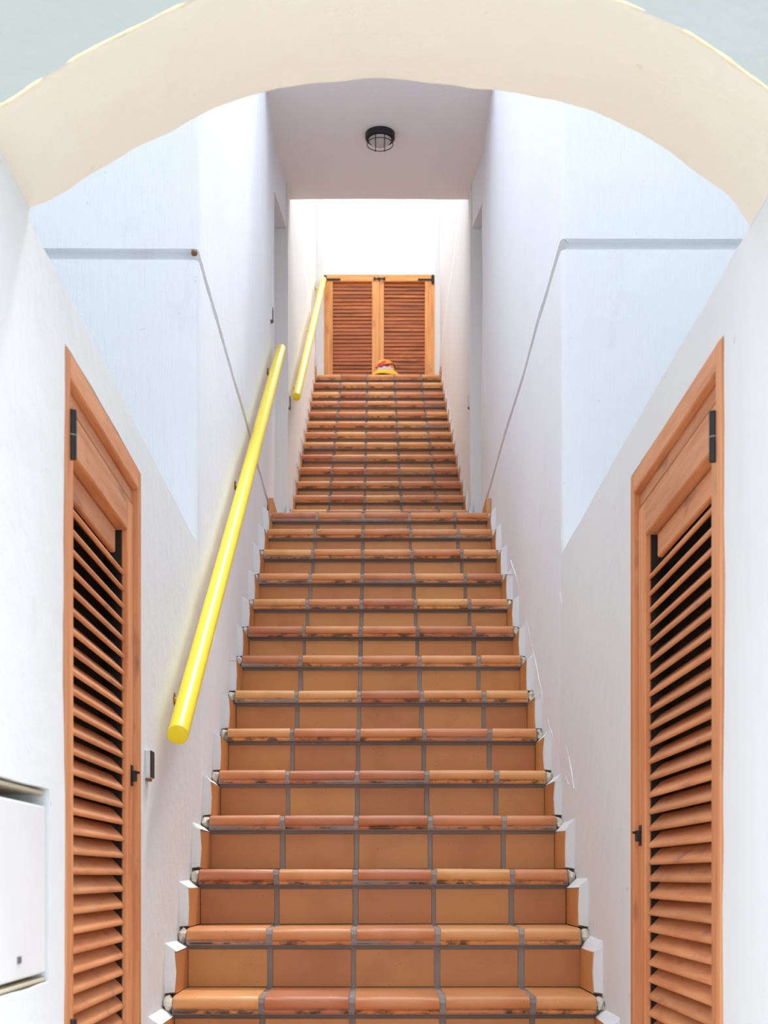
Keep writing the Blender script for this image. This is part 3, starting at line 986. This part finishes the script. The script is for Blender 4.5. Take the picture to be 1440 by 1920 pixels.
# ------------------------------------------------------------------ louvered gate at the top
GY = 12.46
GX0, GX1, GZ0, GZ1 = -0.461, 0.538, 4.352, 5.412
org = Vector(((GX0 + GX1) / 2, GY, GZ0 + E))
root = empty('louvered_gate', org)
tag(root, 'two-leaf louvered wooden gate with black hinges closing the top of the stairs', 'gate')
def gbox(nm, x0, x1, z0, z1, y0, y1, mat, par=None, bev=0.003):
    return link(nm, box_mesh(nm, x0 - org.x, x1 - org.x, y0, y1, z0 - GZ0, z1 - GZ0, bev), mat, par or root)
gc = (GX0 + GX1) / 2 + 0.004
rg = random.Random(5)
for side, x0, x1, sl, sr in ((-1, GX0 + 0.002, gc - 0.0005, 0.080, 0.070), (1, gc + 0.0005, GX1 - 0.002, 0.038, 0.088)):
    # the top rail carries the leaf; stiles, bottom rail and slats hang on it
    leaf = gbox('leaf', x0, x1, GZ1 - 0.065, GZ1, -0.02, 0.02, M['gate_x'])
    leaf['label'] = 'left leaf of the gate' if side < 0 else 'right leaf of the gate'
    gbox('stile', x0, x0 + sl, GZ0 + 0.006, GZ1 - 0.0655, -0.02, 0.02, M['gate'], leaf)
    gbox('stile', x1 - sr, x1, GZ0 + 0.006, GZ1 - 0.0655, -0.02, 0.02, M['gate'], leaf)
    gbox('rail', x0 + sl, x1 - sr, GZ0 + 0.006, GZ0 + 0.07, -0.02, 0.02, M['gate_x'], leaf)
    L = x1 - sr - x0 - sl
    me = slat_mesh(1, L, 0.044, 0.010, math.radians(72), 'x')
    z = GZ1 - 0.065 - 0.022
    while z > GZ0 + 0.085:
        q = link('slat', me, M['gate_slat'], leaf, ((x0 + sl + x1 - sr) / 2 - org.x, 0.004, z - GZ0 + rg.uniform(-.0015, .0015)))
        q.rotation_euler = (rg.uniform(-.10, .10), rg.uniform(-.008, .008), 0)
        z -= 0.0335
    gbox('backing_board', x0 + sl - 0.005, x1 - sr + 0.005, GZ0 + 0.05, GZ1 - 0.06, 0.021, 0.027, M['gate_slat'], leaf)
    # strap hinge
    bm = bmesh.new()
    zz = GZ1 - 0.050
    if side < 0:
        add_box(bm, x0 + 0.028 - org.x, x0 + 0.150 - org.x, -0.026, -0.0205, zz - 0.010 - GZ0, zz + 0.010 - GZ0, 0.002)
        add_box(bm, x0 - org.x, x0 + 0.026 - org.x, -0.030, -0.0205, zz - 0.030 - GZ0, zz + 0.038 - GZ0, 0.004)
    else:
        add_box(bm, x1 - 0.150 - org.x, x1 - 0.030 - org.x, -0.026, -0.0205, zz - 0.010 - GZ0, zz + 0.008 - GZ0, 0.002)
        add_box(bm, x1 - 0.030 - org.x, x1 - 0.004 - org.x, -0.030, -0.0205, zz - 0.042 - GZ0, zz + 0.036 - GZ0, 0.004)
        add_tube(bm, [(x1 - 0.017 - org.x, -0.032, zz - 0.045 - GZ0), (x1 - 0.017 - org.x, -0.032, zz + 0.040 - GZ0)], 0.007, 10)
    h = link('strap_hinge', fin(bm, 'strap_hinge'), M['black'], leaf)
    h['label'] = 'black iron strap hinge'
bm = bmesh.new()
zz = GZ1 - 0.045
bx = gc - 0.005 - org.x
add_tube(bm, [(bx - 0.045, -0.030, zz - GZ0), (bx + 0.055, -0.030, zz - GZ0)], 0.006, 10)
for q in (-0.042, 0.0, 0.046):
    add_box(bm, bx + q - 0.008, bx + q + 0.008, -0.032, -0.0205, zz - 0.014 - GZ0, zz + 0.014 - GZ0, 0.002)
gbox('meeting_strip', gc - 0.03, gc + 0.03, GZ0 + 0.01, GZ1 - 0.01, 0.0205, 0.030, M['gate'])
h = link('bolt', fin(bm, 'bolt'), M['black'], root)
h['label'] = 'black sliding bolt'

# ------------------------------------------------------------------ sun hat on the top step
HX, HY, HZ = 0.090, 12.125, up[-1][1] + 0.001
root = empty('sun_hat', (HX, HY, HZ + E))
tag(root, 'patterned orange, yellow and red sun hat lying on the top step', 'hat')
def hat_mat(name, stops, sc):
    m, nt, b = mat_base(name)
    tc = N(nt, 'ShaderNodeTexCoord').outputs['Object']
    vo = N(nt, 'ShaderNodeTexVoronoi')
    vo.inputs['Scale'].default_value = sc
    nt.links.new(tc, vo.inputs['Vector'])
    sx = N(nt, 'ShaderNodeSeparateColor')
    nt.links.new(vo.outputs['Color'], sx.inputs[0])
    r = N(nt, 'ShaderNodeValToRGB'); r.color_ramp.interpolation = 'CONSTANT'
    el = r.color_ramp.elements
    while len(el) < len(stops): el.new(0.5)
    for e, (p, c) in zip(el, stops): e.position = p; e.color = c
    nt.links.new(sx.outputs[0], r.inputs[0])
    nt.links.new(r.outputs[0], b.inputs['Base Color'])
    b.inputs['Roughness'].default_value = 0.8
    return m
hm = hat_mat('hat_print', [(0, lin(245, 150, 50)), (0.4, lin(248, 190, 60)), (0.62, lin(214, 70, 60)), (0.8, lin(240, 120, 60))], 16)
hb = hat_mat('hat_brim_print', [(0, lin(250, 190, 50)), (0.7, lin(246, 165, 50))], 10)
bm = bmesh.new()
cr = [(0.092, 0.060), (0.092, 0.085), (0.086, 0.115), (0.072, 0.145), (0.050, 0.165), (0.025, 0.174), (0, 0.176)]
add_lathe(bm, cr, 28, squash=(0.95, 0.95))
for v in bm.verts:
    if v.co.z > 0.07:
        q = (v.co.z - 0.07) / 0.1
        v.co.x += -0.006 * q + 0.010 * nz(v.co, 16, 3) * q
        v.co.z += 0.012 * nz(v.co, 14, 9) * q
link('crown', fin(bm, 'crown', smooth=True), hm, root)
bm = bmesh.new()
seg = 40
rings = []
for r_, z_ in ((0.088, 0.068), (0.105, 0.056), (0.125, 0.034), (0.144, 0.006), (0.142, 0.0005), (0.122, 0.029), (0.085, 0.058)):
    rings.append([bm.verts.new((r_ * math.cos(2 * math.pi * q / seg), r_ * 0.95 * math.sin(2 * math.pi * q / seg), z_ + (0.012 * (0.5 + 0.5 * math.sin(2 * math.pi * q / seg * 3 + 1)) * max(0, (r_ - 0.09) / 0.05)))) for q in range(seg)])
for a, b_ in zip(rings, rings[1:] + rings[:1]):
    for q in range(seg):
        bm.faces.new((a[q], a[(q + 1) % seg], b_[(q + 1) % seg], b_[q]))
link('brim', fin(bm, 'brim', smooth=True), hb, root)
bm = bmesh.new()
add_tube(bm, [(0.0895 * 0.95 * math.cos(a), 0.0905 * 0.95 * math.sin(a), 0.090 + 0.03 * math.sin(a * 1.0 + 2.2) ** 2) for a in [math.pi * (1.08 + 0.95 * q / 20) for q in range(21)]], 0.0045, 8)
link('piping', fin(bm, 'piping', smooth=True), plain('dark_piping', lin(70, 40, 60), 0.7), root)
bm = bmesh.new()
A = []
for q in range(15):
    a = math.pi * (1.22 + 0.56 * q / 14)
    lo = 0.066 + 0.003 * math.sin(q * 2.1); hi = 0.087 + 0.006 * math.sin(q * 1.3)
    A.append([bm.verts.new((r_ * 0.95 * math.cos(a), r_ * 0.95 * math.sin(a), z_)) for r_, z_ in ((0.0945, lo), (0.0940, hi), (0.089, hi), (0.089, lo))])
for a, b_ in zip(A, A[1:]):
    for q in range(4):
        bm.faces.new((a[q], a[(q + 1) % 4], b_[(q + 1) % 4], b_[q]))
bm.faces.new(A[0][::-1]); bm.faces.new(A[-1])
o = link('printed_band', fin(bm, 'printed_band', smooth=True, angle=40), hat_mat('hat_band', [(0, lin(215, 215, 225)), (0.75, lin(180, 190, 215)), (0.9, lin(230, 170, 150))], 90), root)
o['label'] = 'pale blue and white printed band'
